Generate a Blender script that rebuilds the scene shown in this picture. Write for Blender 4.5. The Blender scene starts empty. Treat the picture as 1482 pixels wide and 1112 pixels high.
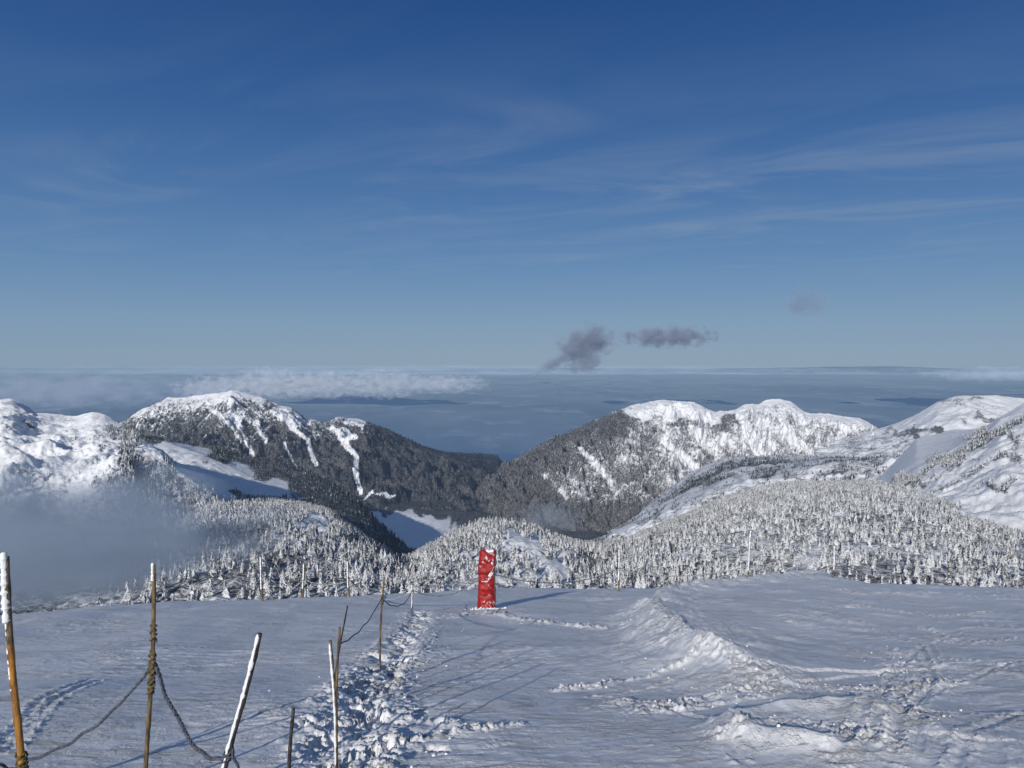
import bpy, math, random
import numpy as np
from mathutils import Vector, Matrix
random.seed(7); rng=np.random.default_rng(11)
scene=bpy.context.scene
EYE=1.7; F=1100.0; PITCH=math.atan(36/F)
cp,sp=math.cos(PITCH),math.sin(PITCH)
SUN_AZ=math.radians(200); SUN_EL=math.radians(22.5)

# ---------- pixel helpers: image pixel coordinates plus an assumed forward distance give a world position
def S(u,v,d):
    u,v,d=np.broadcast_arrays(np.asarray(u,float),np.asarray(v,float),np.asarray(d,float))
    cx=(u-741)/F; cz=(556-v)/F
    dy=cp+cz*sp; dz=-sp+cz*cp
    return np.stack([cx*d/dy, d+0*cx, EYE+dz*d/dy],-1)
SL=0.26
def gpt(u,v):
    cx=(u-741)/F; cz=(556-v)/F
    dy=cp+cz*sp; dz=-sp+cz*cp
    t=EYE/(-dz-SL*dy)
    return (cx*t, dy*t)
def proj(p):
    x,y,z=p[...,0],p[...,1],p[...,2]-EYE
    f=y*cp-z*sp; up=y*sp+z*cp
    return 741+F*x/f, 556-F*up/f

# ---------- noise
_perm=np.random.default_rng(3).permutation(512)
_ang=np.random.default_rng(4).random(512)*2*np.pi
_gx,_gy=np.cos(_ang),np.sin(_ang)
def pn(x,y,seed=0):
    x=np.asarray(x,float)+seed*17.31; y=np.asarray(y,float)+seed*9.77
    xi=np.floor(x).astype(np.int64); yi=np.floor(y).astype(np.int64)
    xf=x-xi; yf=y-yi
    def g(a,b,fx,fy):
        h=_perm[(_perm[a&511]+b)&511]
        return _gx[h]*fx+_gy[h]*fy
    u=xf*xf*xf*(xf*(xf*6-15)+10); v=yf*yf*yf*(yf*(yf*6-15)+10)
    a=g(xi,yi,xf,yf); b=g(xi+1,yi,xf-1,yf); c=g(xi,yi+1,xf,yf-1); d=g(xi+1,yi+1,xf-1,yf-1)
    return ((a+(b-a)*u)+((c+(d-c)*u)-(a+(b-a)*u))*v)*1.4
def fbm(x,y,o=4,seed=0,g=0.5):
    r=0;a=1;f=1
    for i in range(o):
        r=r+a*pn(x*f,y*f,seed+i*3); a*=g; f*=2.03
    return r
def ridged(x,y,o=4,seed=0,g=0.5):
    r=0;a=1;f=1
    for i in range(o):
        r=r+a*(1-2*np.abs(pn(x*f,y*f,seed+i*5))); a*=g; f*=2.07
    return r/1.8
def sst(a,b,x):
    t=np.clip((x-a)/(b-a),0,1); return t*t*(3-2*t)

# ---------- mesh helpers
def mesh_obj(name,verts,faces,mats,smooth=True,mi=None,attrs=None,parent=None):
    verts=np.asarray(verts,np.float32).reshape(-1,3); faces=np.asarray(faces,np.int32)
    me=bpy.data.meshes.new(name)
    n,k=faces.shape
    me.vertices.add(len(verts)); me.vertices.foreach_set('co',verts.ravel())
    me.loops.add(n*k); me.loops.foreach_set('vertex_index',faces.ravel())
    me.polygons.add(n)
    me.polygons.foreach_set('loop_start',np.arange(0,n*k,k,dtype=np.int32))
    me.polygons.foreach_set('loop_total',np.full(n,k,np.int32))
    for m in mats: me.materials.append(m)
    if mi is not None: me.polygons.foreach_set('material_index',np.asarray(mi,np.int32))
    me.polygons.foreach_set('use_smooth',np.full(n,smooth,bool))
    if attrs:
        for kx,a in attrs.items():
            at=me.attributes.new(kx,'FLOAT','POINT'); at.data.foreach_set('value',np.asarray(a,np.float32).ravel())
    me.update(calc_edges=True)
    ob=bpy.data.objects.new(name,me); scene.collection.objects.link(ob)
    if parent: ob.parent=parent
    return ob
def grid_faces(nr,nc):
    i=np.arange(nr-1)[:,None]*nc+np.arange(nc-1)[None,:]
    i=i.ravel()
    return np.stack([i,i+1,i+nc+1,i+nc],1)
def tube(pts,rad,sides=8,jit=0.0,cap=True,seed=0):
    pts=np.asarray(pts,float); n=len(pts)
    rad=np.broadcast_to(np.asarray(rad,float),(n,))
    tan=np.gradient(pts,axis=0); tan/=np.linalg.norm(tan,axis=1)[:,None]+1e-9
    ref=np.array([0.31,0.9,0.1]) if abs(tan[0][2])>0.6 else np.array([0,0,1.0])
    a=np.cross(tan,ref); a/=np.linalg.norm(a,axis=1)[:,None]+1e-9
    b=np.cross(tan,a)
    th=np.linspace(0,2*np.pi,sides,endpoint=False)
    r=rad[:,None]*(1+jit*np.random.default_rng(seed).normal(size=(n,sides)))
    V=pts[:,None,:]+r[...,None]*(np.cos(th)[None,:,None]*a[:,None,:]+np.sin(th)[None,:,None]*b[:,None,:])
    V=V.reshape(-1,3); Fc=[]
    for i in range(n-1):
        for j in range(sides):
            j2=(j+1)%sides
            Fc.append((i*sides+j,i*sides+j2,(i+1)*sides+j2,(i+1)*sides+j))
    if cap:
        c0=len(V); V=np.vstack([V,pts[0:1],pts[-1:]])
        for j in range(sides):
            j2=(j+1)%sides
            Fc.append((c0,j2,j,c0)); Fc.append((c0+1,(n-1)*sides+j,(n-1)*sides+j2,c0+1))
    return V,Fc
class Acc:
    def __init__(s): s.v=[];s.f=[];s.m=[];s.n=0
    def add(s,V,Fc,m=0):
        s.v.append(np.asarray(V,float))
        for f in Fc:
            g=[]
            for q in f:
                if q+s.n not in g: g.append(q+s.n)
            s.f.append(g); s.m.append(m)
        s.n+=len(V)
    def make(s,name,mats,parent=None,smooth=True,loc=None):
        V=np.vstack(s.v)
        if loc is not None: V=V-np.asarray(loc)
        me=bpy.data.meshes.new(name); me.from_pydata([tuple(x) for x in V],[],s.f)
        for m in mats: me.materials.append(m)
        for p,m in zip(me.polygons,s.m): p.material_index=m; p.use_smooth=smooth
        ob=bpy.data.objects.new(name,me); scene.collection.objects.link(ob)
        if parent: ob.parent=parent
        elif loc is not None: ob.location=Vector(loc)
        return ob

# ---------- materials
class NT:
    def __init__(s,name):
        s.m=bpy.data.materials.new(name); s.m.use_nodes=True; s.t=s.m.node_tree; s.t.nodes.clear()
        s.out=s.t.nodes.new('ShaderNodeOutputMaterial')
    def n(s,ty,**k):
        nd=s.t.nodes.new(ty)
        for a,b in k.items(): setattr(nd,a,b)
        return nd
    def set(s,inp,b):
        if isinstance(b,bpy.types.NodeSocket): s.t.links.new(b,inp)
        else: inp.default_value=b
    def math(s,op,a,b=0.0,c=0.0,clamp=False):
        nd=s.t.nodes.new('ShaderNodeMath'); nd.operation=op; nd.use_clamp=clamp
        s.set(nd.inputs[0],a); s.set(nd.inputs[1],b); s.set(nd.inputs[2],c); return nd.outputs[0]
    def mix(s,f,a,b):
        nd=s.t.nodes.new('ShaderNodeMix'); nd.data_type='RGBA'
        s.set(nd.inputs[0],f); s.set(nd.inputs[6],a); s.set(nd.inputs[7],b); return nd.outputs[2]
    def noise(s,vec,scale,detail=4,rough=0.5,dist=0.0):
        nd=s.t.nodes.new('ShaderNodeTexNoise')
        s.set(nd.inputs['Vector'],vec); nd.inputs['Scale'].default_value=scale; nd.inputs['Detail'].default_value=detail
        nd.inputs['Roughness'].default_value=rough; nd.inputs['Distortion'].default_value=dist
        return nd.outputs['Fac']
    def rng(s,x,a,b,c=0.0,d=1.0):
        nd=s.t.nodes.new('ShaderNodeMapRange'); s.set(nd.inputs[0],x)
        for i,q in enumerate((a,b,c,d)): s.set(nd.inputs[i+1],q)
        return nd.outputs[0]
    def pos(s): return s.n('ShaderNodeNewGeometry').outputs['Position']
    def scalev(s,v,sc):
        nd=s.t.nodes.new('ShaderNodeVectorMath'); nd.operation='MULTIPLY'; s.set(nd.inputs[0],v); nd.inputs[1].default_value=sc; return nd.outputs[0]
    def bump(s,h,dist,strength=1.0,normal=None):
        nd=s.t.nodes.new('ShaderNodeBump'); s.set(nd.inputs['Strength'],strength); nd.inputs['Distance'].default_value=dist
        s.set(nd.inputs['Height'],h)
        if normal is not None: s.set(nd.inputs['Normal'],normal)
        return nd.outputs[0]
    def bsdf(s,col,rough=0.7,normal=None,spec=0.3):
        b=s.n('ShaderNodeBsdfPrincipled'); s.set(b.inputs['Base Color'],col); s.set(b.inputs['Roughness'],rough)
        b.inputs['Specular IOR Level'].default_value=spec
        if normal is not None: s.set(b.inputs['Normal'],normal)
        return b.outputs[0]
    def finish(s,sh,haze_glow=None):
        if haze_glow is not None:
            e=s.n('ShaderNodeEmission'); e.inputs[0].default_value=(0.13,0.20,0.35,1); e.inputs[1].default_value=1.0  # aerial haze painted onto the surface as bluish emission
            mx=s.n('ShaderNodeMixShader'); s.set(mx.inputs[0],haze_glow); s.set(mx.inputs[1],sh); s.set(mx.inputs[2],e.outputs[0]); sh=mx.outputs[0]
        s.t.links.new(sh,s.out.inputs['Surface']); return s.m
C=lambda r,g,b:(r,g,b,1)

def snow_mat():
    t=NT('plateau_snow'); p=t.pos()
    n1=t.noise(t.scalev(p,(1.0,0.45,1.0)),7,6,0.7)
    n2=t.noise(t.scalev(p,(1,0.7,1)),45,5,0.75)
    n3=t.noise(t.scalev(p,(0.5,1.1,1)),.8,7,0.68,0.8)
    n4=t.noise(t.scalev(p,(.45,2.0,1)),4,6,0.75,0.8)
    msk=t.rng(n3,0.46,0.60,0.0,1.0)
    h=t.math('ADD',t.math('MULTIPLY',t.rng(n1,0.50,0.75),0.8),t.math('MULTIPLY',n2,0.28))
    h=t.math('MULTIPLY',h,t.math('ADD',t.math('MULTIPLY',msk,.85),.18))
    h=t.math('ADD',h,t.math('MULTIPLY',t.math('MULTIPLY',t.rng(n4,.56,.72),1.7),t.math('ADD',msk,.12)))
    nb=t.bump(h,0.046,1.0)
    col=t.mix(t.rng(n3,0.3,0.7),C(.78,.785,.80),C(.87,.865,.86))
    return t.finish(t.bsdf(col,0.5,nb,0.35))
def terrain_mat(name,cell,dark=(.022,.028,.03),rock=(.10,.095,.09),dust=0.35,rockamt=0.35,sharp=0.16):
    t=NT(name); p=t.pos()
    at=t.n('ShaderNodeAttribute',attribute_name='cover').outputs['Fac']
    haze_glow=t.n('ShaderNodeAttribute',attribute_name='haze_glow').outputs['Fac']
    nb=t.noise(p,1/(cell*7),5,0.7); nf=t.noise(p,1/cell,4,0.75); nff=t.noise(p,3/cell,3,0.65)
    th=t.math('ADD',at,t.math('ADD',t.math('MULTIPLY',t.math('SUBTRACT',nb,0.5),1.5),t.math('MULTIPLY',t.math('SUBTRACT',nf,0.5),1.5)))
    m=t.rng(th,0.5-sharp,0.5+sharp)
    dk=t.mix(t.rng(nb,0.5-rockamt*.3,0.6,0,1),C(*dark),C(*rock))
    du=t.math('MULTIPLY',t.rng(nff,0.46,0.64),t.math('MULTIPLY',t.rng(at,.6,1.1,1.0,.35),dust))
    dk=t.mix(du,dk,C(.7,.73,.78))
    col=t.mix(m,C(.80,.81,.83),dk)
    h=t.math('ADD',t.math('MULTIPLY',nf,1.0),t.math('MULTIPLY',nff,0.4))
    return t.finish(t.bsdf(col,0.85,t.bump(h,cell*1.0,t.rng(m,0,1,.4,.85)),0.1),haze_glow)
def tree_mat(name,frost,cell,haze_glow,dark=(.020,.025,.022)):
    t=NT(name); p=t.pos()
    nz=t.n('ShaderNodeSeparateXYZ'); g=t.n('ShaderNodeNewGeometry'); t.t.links.new(g.outputs['Normal'],nz.inputs[0])
    n=t.noise(p,1/cell,3,0.65); n2=t.noise(p,1/(cell*14),2,0.5)
    f=t.math('ADD',t.math('MULTIPLY',nz.outputs[2],0.42),t.math('ADD',t.math('MULTIPLY',t.math('SUBTRACT',n,0.5),1.8),t.math('MULTIPLY',t.math('SUBTRACT',n2,0.5),1.1)))
    m=t.rng(t.math('ADD',f,frost),0.38,0.70)
    col=t.mix(m,C(*dark),C(.62,.63,.65))
    return t.finish(t.bsdf(col,0.85,None,0.1),haze_glow)
def plain(name,a,b,scale,rough=0.7,bd=0.0,stretch=(1,1,1),spec=0.3,lo=.4,hi=.6):
    t=NT(name); tc=t.n('ShaderNodeTexCoord').outputs['Object']; v=t.scalev(tc,stretch)
    n=t.noise(v,scale,5,0.65)
    nb=t.bump(n,bd,1.0) if bd else None
    return t.finish(t.bsdf(t.mix(t.rng(n,lo,hi),C(*a),C(*b)),rough,nb,spec))

M_snow=snow_mat()
M_crust=plain('snow_crust',(.74,.76,.8),(.86,.87,.88),60,0.7,0.01)
M_bamboo=plain('weathered_bamboo',(.045,.032,.02),(.19,.135,.07),18,0.6,0.003,(3,3,.6))
M_dark=plain('dark_painted_pole',(.018,.016,.016),(.06,.05,.045),30,0.55,0.002)
M_orange=plain('orange_painted_wood',(.42,.19,.03),(.16,.075,.03),14,0.5,0.002,(2,2,.4))
M_rope=plain('blue_grey_rope',(.035,.042,.06),(.12,.13,.16),60,0.8,0.003)
M_rope2=plain('yellowed_rope',(.16,.11,.03),(.07,.06,.04),50,0.8,0.003)
M_iced=plain('iced_rope',(.55,.57,.6),(.15,.14,.12),20,0.8,0.003)
def red_mat():
    t=NT('red_vinyl'); tc=t.n('ShaderNodeTexCoord').outputs['Object']
    n=t.noise(t.scalev(tc,(2,2,1)),5,5,.65); fr=t.noise(t.scalev(tc,(1.5,1,1)),9,6,.75,.5)
    rot=t.n('ShaderNodeVectorRotate'); t.t.links.new(tc,rot.inputs['Vector']); rot.inputs['Angle'].default_value=.7; rot.rotation_type='Y_AXIS'
    st=t.noise(t.scalev(rot.outputs[0],(2.6,1,.7)),3.4,4,.65,.6)
    col=t.mix(t.rng(n,.35,.65),C(.22,.007,.008),C(.35,.012,.012))
    fz=t.math('MULTIPLY',t.rng(fr,.49,.57),t.rng(st,.55,.60))
    col=t.mix(t.math('MULTIPLY',fz,.9),col,C(.75,.76,.8))
    return t.finish(t.bsdf(col,t.rng(fz,0,1,.45,.8),t.bump(t.math('ADD',n,t.math('MULTIPLY',fr,.3)),.035,1.0),.35))
M_red=red_mat()
M_strap=plain('dark_strap',(.12,.006,.007),(.07,.005,.006),20,0.5)
M_back=plain('grey_foam_edge',(.08,.07,.065),(.16,.14,.13),10,0.8)

# ---------- foreground snow slope
def pl(lst): return np.array([gpt(u,v) for u,v in lst])
def dist_to(X,Y,P):
    D=np.full(X.shape,1e9,float); T=np.zeros(X.shape); acc=0; side=np.zeros(X.shape)
    for a,b in zip(P[:-1],P[1:]):
        d=b-a; L=np.hypot(*d)+1e-9
        t=np.clip(((X-a[0])*d[0]+(Y-a[1])*d[1])/L**2,0,1)
        q=np.hypot(X-a[0]-t*d[0],Y-a[1]-t*d[1])
        s=((X-a[0])*d[1]-(Y-a[1])*d[0])/L
        m=q<D; D=np.where(m,q,D); T=np.where(m,acc+t*L,T); side=np.where(m,s,side); acc+=L
    return D,T,side
edge_u=np.array([-600,0,120,240,500,620,720,900,1050,1180,1260,1482,2100])
edge_v=np.array([896,892,882,871,864,860,852,853,850,845,852,852,852])
edge_y=np.array([gpt(u,v)[1] for u,v in zip(edge_u,edge_v)])
clump=[ (pl([(480,1150),(500,1100),(515,1050),(525,1010),(550,970),(590,920),(612,885)]),0.42,0.075),
 (pl([(560,1150),(560,1090),(548,1040),(560,1000),(600,950),(640,905)]),0.26,0.06),
 (pl([(640,892),(700,886),(760,898),(850,909),(945,912)]),0.34,0.20),
 (pl([(640,945),(600,960),(560,985)]),0.16,0.05),
 (pl([(500,1100),(560,1085),(620,1078),(690,1066),(760,1056)]),0.12,0.13),
 (pl([(540,1035),(600,1045),(660,1058)]),0.09,0.12),
 (pl([(805,1000),(870,992),(950,982),(1015,972)]),0.16,0.15),
 (pl([(905,1020),(960,1026),(1040,1015),(1130,1002),(1290,1002),(1360,990)]),0.26,0.13),
 (pl([(930,1035),(1010,1030),(1100,1020),(1160,1010)]),0.15,0.11),
 (pl([(950,905),(955,930),(1000,955),(1060,985),(1120,990)]),0.45,0.11),
 (pl([(1060,1085),(1100,1070),(1180,1078),(1260,1090)]),0.22,0.10),
 (pl([(1290,940),(1285,985),(1310,1030),(1350,1075)]),0.18,0.06),
 (pl([(1190,890),(1260,885),(1340,892),(1420,888)]),0.40,0.12),
 (pl([(1330,905),(1400,930),(1482,925),(1560,930)]),0.30,0.10),
 (pl([(1290,960),(1380,955),(1482,970),(1560,965)]),0.16,0.06),
 (pl([(1170,860),(1240,868),(1330,862),(1482,866)]),0.6,0.13),
 (pl([(950,885),(985,870),(1060,862),(1180,850)]),0.5,0.14)]
grooves=[pl(q) for q in (
 [(1290,1120),(1300,1060),(1340,1010),(1420,975),(1500,955)],
 [(1200,1110),(1280,1060),(1400,1040),(1500,1045)],
 [(960,1030),(1040,1060),(1070,1115)],
 [(1250,905),(1330,935),(1350,975),(1300,1020)],
 [(1262,903),(1345,935),(1366,977),(1318,1024)],
 [(1210,1120),(1262,1040),(1290,980),(1330,940),(1400,912)],
 [(1380,1130),(1400,1080),(1450,1050),(1520,1030)],
 [(1210,905),(1330,915),(1500,900)],[(860,1010),(930,1000),(1010,985)],
 [(0,1090),(60,1020),(130,985)],[(14,1092),(72,1022),(142,987)],
 [(560,1000),(640,990),(740,985)],[(780,900),(860,885),(940,880)])]
ridge=pl([(1210,1010),(1130,1000),(1060,985),(1010,965),(965,932),(945,902),(975,872),(1060,860),(1180,846),(1300,842)])
ridge2=pl([(1330,1130),(1200,1100),(1090,1085),(1060,1068),(1110,1050),(1240,1045)])
crestline=pl([(1000,960),(1090,900),(1160,862),(1185,848)])
pr=np.random.default_rng(5)
tr=clump[0][0]
seg=np.hypot(*np.diff(tr,axis=0).T); cum=np.r_[0,np.cumsum(seg)]
pits=[]
k=0;s_=0.0
while s_<cum[-1]:
    x=np.interp(s_,cum,tr[:,0]); y=np.interp(s_,cum,tr[:,1])
    sp_=.11+.10*max(0,1-s_/4)
    pits.append((x+(sp_ if k%2 else -sp_)+pr.normal()*.09,y+pr.normal()*.1,.05+.05*pr.random(),.12+.12*pr.random(),.06+.09*pr.random(),pr.normal()*.45))
    s_+=0.20+0.22*pr.random(); k+=1
for q in range(14):
    u=pr.uniform(490,640); v=pr.uniform(985,1110); x,y=gpt(u,v); pits.append((x,y,.05,.09,.05,pr.normal()))
def ground(X,Y,fine=True):
    Z=-SL*Y
    u=741+F*X/np.maximum(Y,0.5)
    ye=np.interp(u,edge_u,edge_y)
    s=np.maximum(0,Y-ye); Z=Z-0.55*s*s/(s+7)
    Z=Z+0.055*fbm(X/2.6,Y/4.2,3,1)+0.08*fbm(X/11,Y/13,2,8)*sst(2,8,Y)
    for rdg,h0,wd in ((ridge,.46,1.25),(ridge2,.14,.45)):
        D,T,side=dist_to(X,Y,rdg)
        wob=0.25*wd*fbm(X/1.6,Y/2.4,3,17); Ds=np.where(side>0,D,-D)+wob
        inside=Ds>0; D=np.abs(Ds)
        hh=np.where(inside,h0*np.exp(-D/wd),h0*np.exp(-(D/(0.5*wd))**1.5))
        tf=sst(0,2.4*wd,T)
        rib=ridged((X*.95-Y*.3)*1.3,(Y+X*.3)*.28,4,21,.6)
        near=np.exp(-(D/1.8)**2)
        Z=Z+tf*(hh*(1+.20*rib*near)*sst(60,40,Y)+0.032*rib*near*min(1,h0/.3))
    D,T,_=dist_to(X,Y,crestline)
    Z=Z+.36*np.exp(-(D/(1.1+.12*T))**2)*sst(0,12,T)
    if not fine: return Z
    st=ridged((X*0.9+Y*0.12)*1.1,(Y-0.3*X)*2.6,4,31,.6)
    Z=Z+0.026*np.maximum(0,st-0.12)*sst(0,.6,fbm(X/3.3,Y/4.1,3,41))
    # wind ribs fanning down the drift side
    rg=sst(1.4,3.4,X)*sst(3.5,7,Y)
    wr_=ridged((X*1.0-Y*.38)*1.9,(Y*.9+X*.3)*.42,5,131,.62)
    Z=Z+rg*0.052*np.maximum(0,wr_-.05)*sst(-.1,.45,fbm(X/2.1,Y/3.0,3,141))
    Z=Z+0.004*fbm(X*4,Y*7,4,51,.6)
    cn=fbm(X*7,Y*8.5,5,61,0.7); cn2=np.maximum(0,fbm(X*18,Y*18,2,71))
    tot=np.zeros(X.shape)
    for ii,(P,w,h) in enumerate(clump):
        D,T,_=dist_to(X,Y,P)
        ww=w*(0.75+1.2*np.clip(fbm(X*1.1,Y*.9,3,81),-.65,1))
        b=np.exp(-(D/np.maximum(ww,.03))**2)
        tot=np.maximum(tot,b*h/0.06)
        if ii==0:
            dd=D+.20*fbm(X*2.4,Y*2.0,4,88)
            Z=Z-0.034*np.exp(-(dd/.24)**4)+0.012*np.exp(-((dd-.42)/.13)**2)*(1+1.5*cn)
    Z=Z+tot*(0.018*np.clip(cn,-.9,1.3)+0.020*cn2+0.010)
    cr=np.maximum(0,pn(X*11,Y*11,91)-0.66)*sst(0.0,.5,fbm(X/1.5,Y/1.8,2,95)+.1)
    Z=Z+0.06*cr
    for px,py,a,b,dp,rot in pits:
        m=(np.abs(X-px)<b*3.5)&(np.abs(Y-py)<b*3.5)
        if m.any():
            dx=X[m]-px; dy=Y[m]-py; c_,s__=math.cos(rot),math.sin(rot)
            r=np.hypot((dx*c_+dy*s__)/a,(dy*c_-dx*s__)/b)*np.clip(1+.40*cn[m],.3,2)
            Z[m]+= -dp*np.exp(-r**3*0.6)+0.008*np.exp(-((r-1.5)/.4)**2)*(1+1.5*cn[m])
    for P in grooves:
        D,T,_=dist_to(X,Y,P)
        Z=Z-0.011*np.exp(-(D/0.035)**2)+0.010*np.exp(-((D-.09)/.035)**2)*np.maximum(0,.6+1.8*cn)
    return Z
NU,NY=1200,1000
uu=np.linspace(-400,1900,NU); yy=np.geomspace(1.8,120,NY)
U,Y=np.meshgrid(uu,yy); X=(U-741)/F*Y
Zg=ground(X,Y)
ob=mesh_obj('snow_slope',np.stack([X,Y,Zg],-1),grid_faces(NY,NU)[:, :],[M_snow])
ob['kind']='structure'
def gz(x,y): return float(ground(np.array([x]),np.array([y]),False)[0])

# loose chunks of snow
cv=[];cf=[];n0=0
ico=[(0,0,1),(.89,0,.45),(.28,.85,.45),(-.72,.53,.45),(-.72,-.53,.45),(.28,-.85,.45),(.72,.53,-.45),(-.28,.85,-.45),(-.89,0,-.45),(-.28,-.85,-.45),(.72,-.53,-.45),(0,0,-1)]
icf=[(0,1,2),(0,2,3),(0,3,4),(0,4,5),(0,5,1),(1,6,2),(2,7,3),(3,8,4),(4,9,5),(5,10,1),(2,6,7),(3,7,8),(4,8,9),(5,9,10),(1,10,6),(11,7,6),(11,8,7),(11,9,8),(11,10,9),(11,6,10)]
ico=np.array(ico);cx_=[];cy_=[];cs_=[]
for P,w,h in clump:
    sg=np.hypot(*np.diff(P,axis=0).T); cm=np.r_[0,np.cumsum(sg)]
    for q in range(int(cm[-1]*16)):
        s=cm[-1]*pr.random()**1.0; x=np.interp(s,cm,P[:,0])+pr.normal()*w*1.1; y=np.interp(s,cm,P[:,1])+pr.normal()*w*1.1
        if y>14 and pr.random()<.8: continue
        cx_.append(x); cy_.append(y); cs_.append(.005+.015*pr.random()**4)
bx,by=gpt(700,880)
for q in range(60):
    cx_.append(bx+pr.normal()*.35); cy_.append(by-.25+pr.normal()*.2); cs_.append(.02+.04*pr.random()**2)
cx_=np.array(cx_);cy_=np.array(cy_)
cz_=ground(cx_.copy(),cy_.copy())
for x,y,z,s in zip(cx_,cy_,cz_,cs_):
    v=ico*(s*(0.7+.6*pr.random((12,1))))*np.array([1,1,.8])+np.array([x,y,z+s*.2])
    cv.append(v); cf.append(np.array(icf)+n0); n0+=12
ob=mesh_obj('loose_snow_chunks',np.vstack(cv),np.vstack(cf),[M_snow],smooth=False)
ob['kind']='stuff'; ob['label']='small white crumbs of broken snow on the slope'; ob['category']='snow'

# ---------- mountains and hills
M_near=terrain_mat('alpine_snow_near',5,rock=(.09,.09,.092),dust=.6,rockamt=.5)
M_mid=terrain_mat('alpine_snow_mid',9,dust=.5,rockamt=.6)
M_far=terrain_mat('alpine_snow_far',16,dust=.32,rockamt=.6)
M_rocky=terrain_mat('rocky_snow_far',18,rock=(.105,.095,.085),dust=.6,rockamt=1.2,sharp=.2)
sheets={}
def sheet(name,tab,mat,nu,nt,amp,lam,cover,blobs=(),lines=(),seed=0,crestamp=0.3,power=1.0,back=0.45,label=None,hazelen=24000,roll=0.0,diag=0.0,gain=.55,slopecov=0.0,fine=.30,ribcov=.10,fadeat=.90):
    tab=np.array(tab,float)   # u, v_crest, d_crest, v_base, d_base
    us=np.linspace(tab[0,0],tab[-1,0],nu)
    def sm(c):
        y=np.interp(us,tab[:,0],tab[:,c]); k=max(3,nu//120)|1
        yp=np.pad(y,k//2,mode='edge'); return np.convolve(yp,np.ones(k)/k,'valid')
    vc,dc,vb,db=[sm(c) for c in (1,2,3,4)]
    A=S(us,vb,db); B=S(us,vc,dc)
    nb=max(4,nt//6)
    t=np.r_[np.linspace(0,1,nt),1+np.linspace(0,1,nb+1)[1:]]
    T=t[:,None]
    tf=np.minimum(T,1); tb=np.maximum(T-1,0)
    Yv=A[None,:,1]+(B-A)[None,:,1]*tf + tb*(B-A)[None,:,1]*0.8
    Zv=A[None,:,2]+(B-A)[None,:,2]*(tf**power)-tb*np.abs((B-A)[None,:,2])*back*2
    Xv=(us[None,:]-741)/F*Yv
    w=crestamp+(1-crestamp)*np.sin(np.pi*np.clip(tf,0,1)*0.85+0.25)
    w=np.where(T>fadeat,crestamp+(w-crestamp)*sst(0,1,(1.0-T)/(1-fadeat)),w)
    wx=Xv+0.35*lam*fbm(Xv/lam,Yv/lam,2,seed+9)+diag*Yv
    g=ridged(wx/lam,Yv/(lam*2.2),6,seed,gain)
    g2=fbm(Xv/(lam*.33),Yv/(lam*.33),5,seed+40,.6)
    Z2=Zv+w*amp*(g*0.75+fine*g2)-w*amp*.25+roll*fbm(Xv/(lam*3),Yv/(lam*3),2,seed+5)
    pos=np.stack([Xv,Yv,Z2],-1)
    pu,pv=proj(pos)
    cov=cover(pu,pv) if callable(cover) else np.full(pu.shape,float(cover))
    nz1=14*fbm(pu/26,pv/20,4,seed+60); nz2=12*fbm(pu/24,pv/22,4,seed+70)
    for (bu,bv,ru,rv,val) in blobs:
        r=np.hypot((pu+nz1-bu)/ru,(pv+nz2-bv)/rv); k=sst(1.4,.6,r)
        cov=cov*(1-k)+val*k
    for (pts,wd,val) in lines:
        D,_,_=dist_to(pu+nz1*.25,pv+nz2*.25,np.array(pts,float)); k=sst(wd*1.4,wd*.4,D)
        cov=cov*(1-k)+val*k
    cov=cov-ribcov*g
    if slopecov:
        gy,gx=np.gradient(Z2); dyv=np.gradient(Yv,axis=0); dxv=np.gradient(Xv,axis=1)
        sl=np.hypot(gy/np.maximum(dyv,1),gx/np.maximum(dxv,.5)); cov=cov+slopecov*np.clip(sl-.75,-.5,.9)
    haze_glow=1-np.exp(-np.hypot(Xv,Yv)/hazelen)
    ob=mesh_obj(name,pos,grid_faces(nt+nb,nu),[mat],attrs={'cover':cov,'haze_glow':haze_glow})
    ob['kind']='structure'
    sheets[name]=(pos,cov,nt+nb,nu)
    return ob

sheet('snowy_ridge',[(-400,610,1600,860,700),(-60,596,1500,860,700),(-20,584,1500,860,700),(0,578,1500,860,700),(18,580,1490,860,700),(34,588,1480,860,700),(50,600,1460,860,700),(95,606,1430,860,700),(112,604,1415,860,700),(132,598,1400,860,700),(150,601,1380,860,700),(178,616,1350,855,700),(200,632,1300,850,750),(235,655,1250,840,750),(262,682,1200,830,780),(295,712,1120,820,800),(340,745,1050,820,830)],
 M_near,420,260,52,210,lambda u,v:-0.05+0.5*sst(690,730,v),
 blobs=[(175,625,24,18,.6),(205,700,65,45,.55),(240,740,80,40,.8),(185,668,16,34,.95),(60,640,70,35,-.2),(130,640,50,8,.4),(30,612,30,6,.35),(90,690,70,8,.3)],seed=2,crestamp=.22,slopecov=.35,gain=.5,fine=.18)  # narrow tall blob paints the shadow beside the spur as dark cover
sheet('meadow_ridge',[(140,615,2500,780,1500),(185,628,2450,780,1500),(240,640,2350,780,1450),(300,662,2200,785,1400),(350,686,2050,790,1350),(415,708,1950,800,1300),(470,728,1850,810,1250),(515,750,1750,820,1200),(550,782,1650,835,1200),(590,812,1500,850,1150),(640,850,1400,870,1100)],
 M_near,260,110,18,170,lambda u,v:0.85+0*u,
 blobs=[(250,655,50,13,-.4),(300,680,60,14,-.4),(360,704,50,12,-.4),(400,716,25,9,-.4)],seed=12,crestamp=.3)
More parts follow.
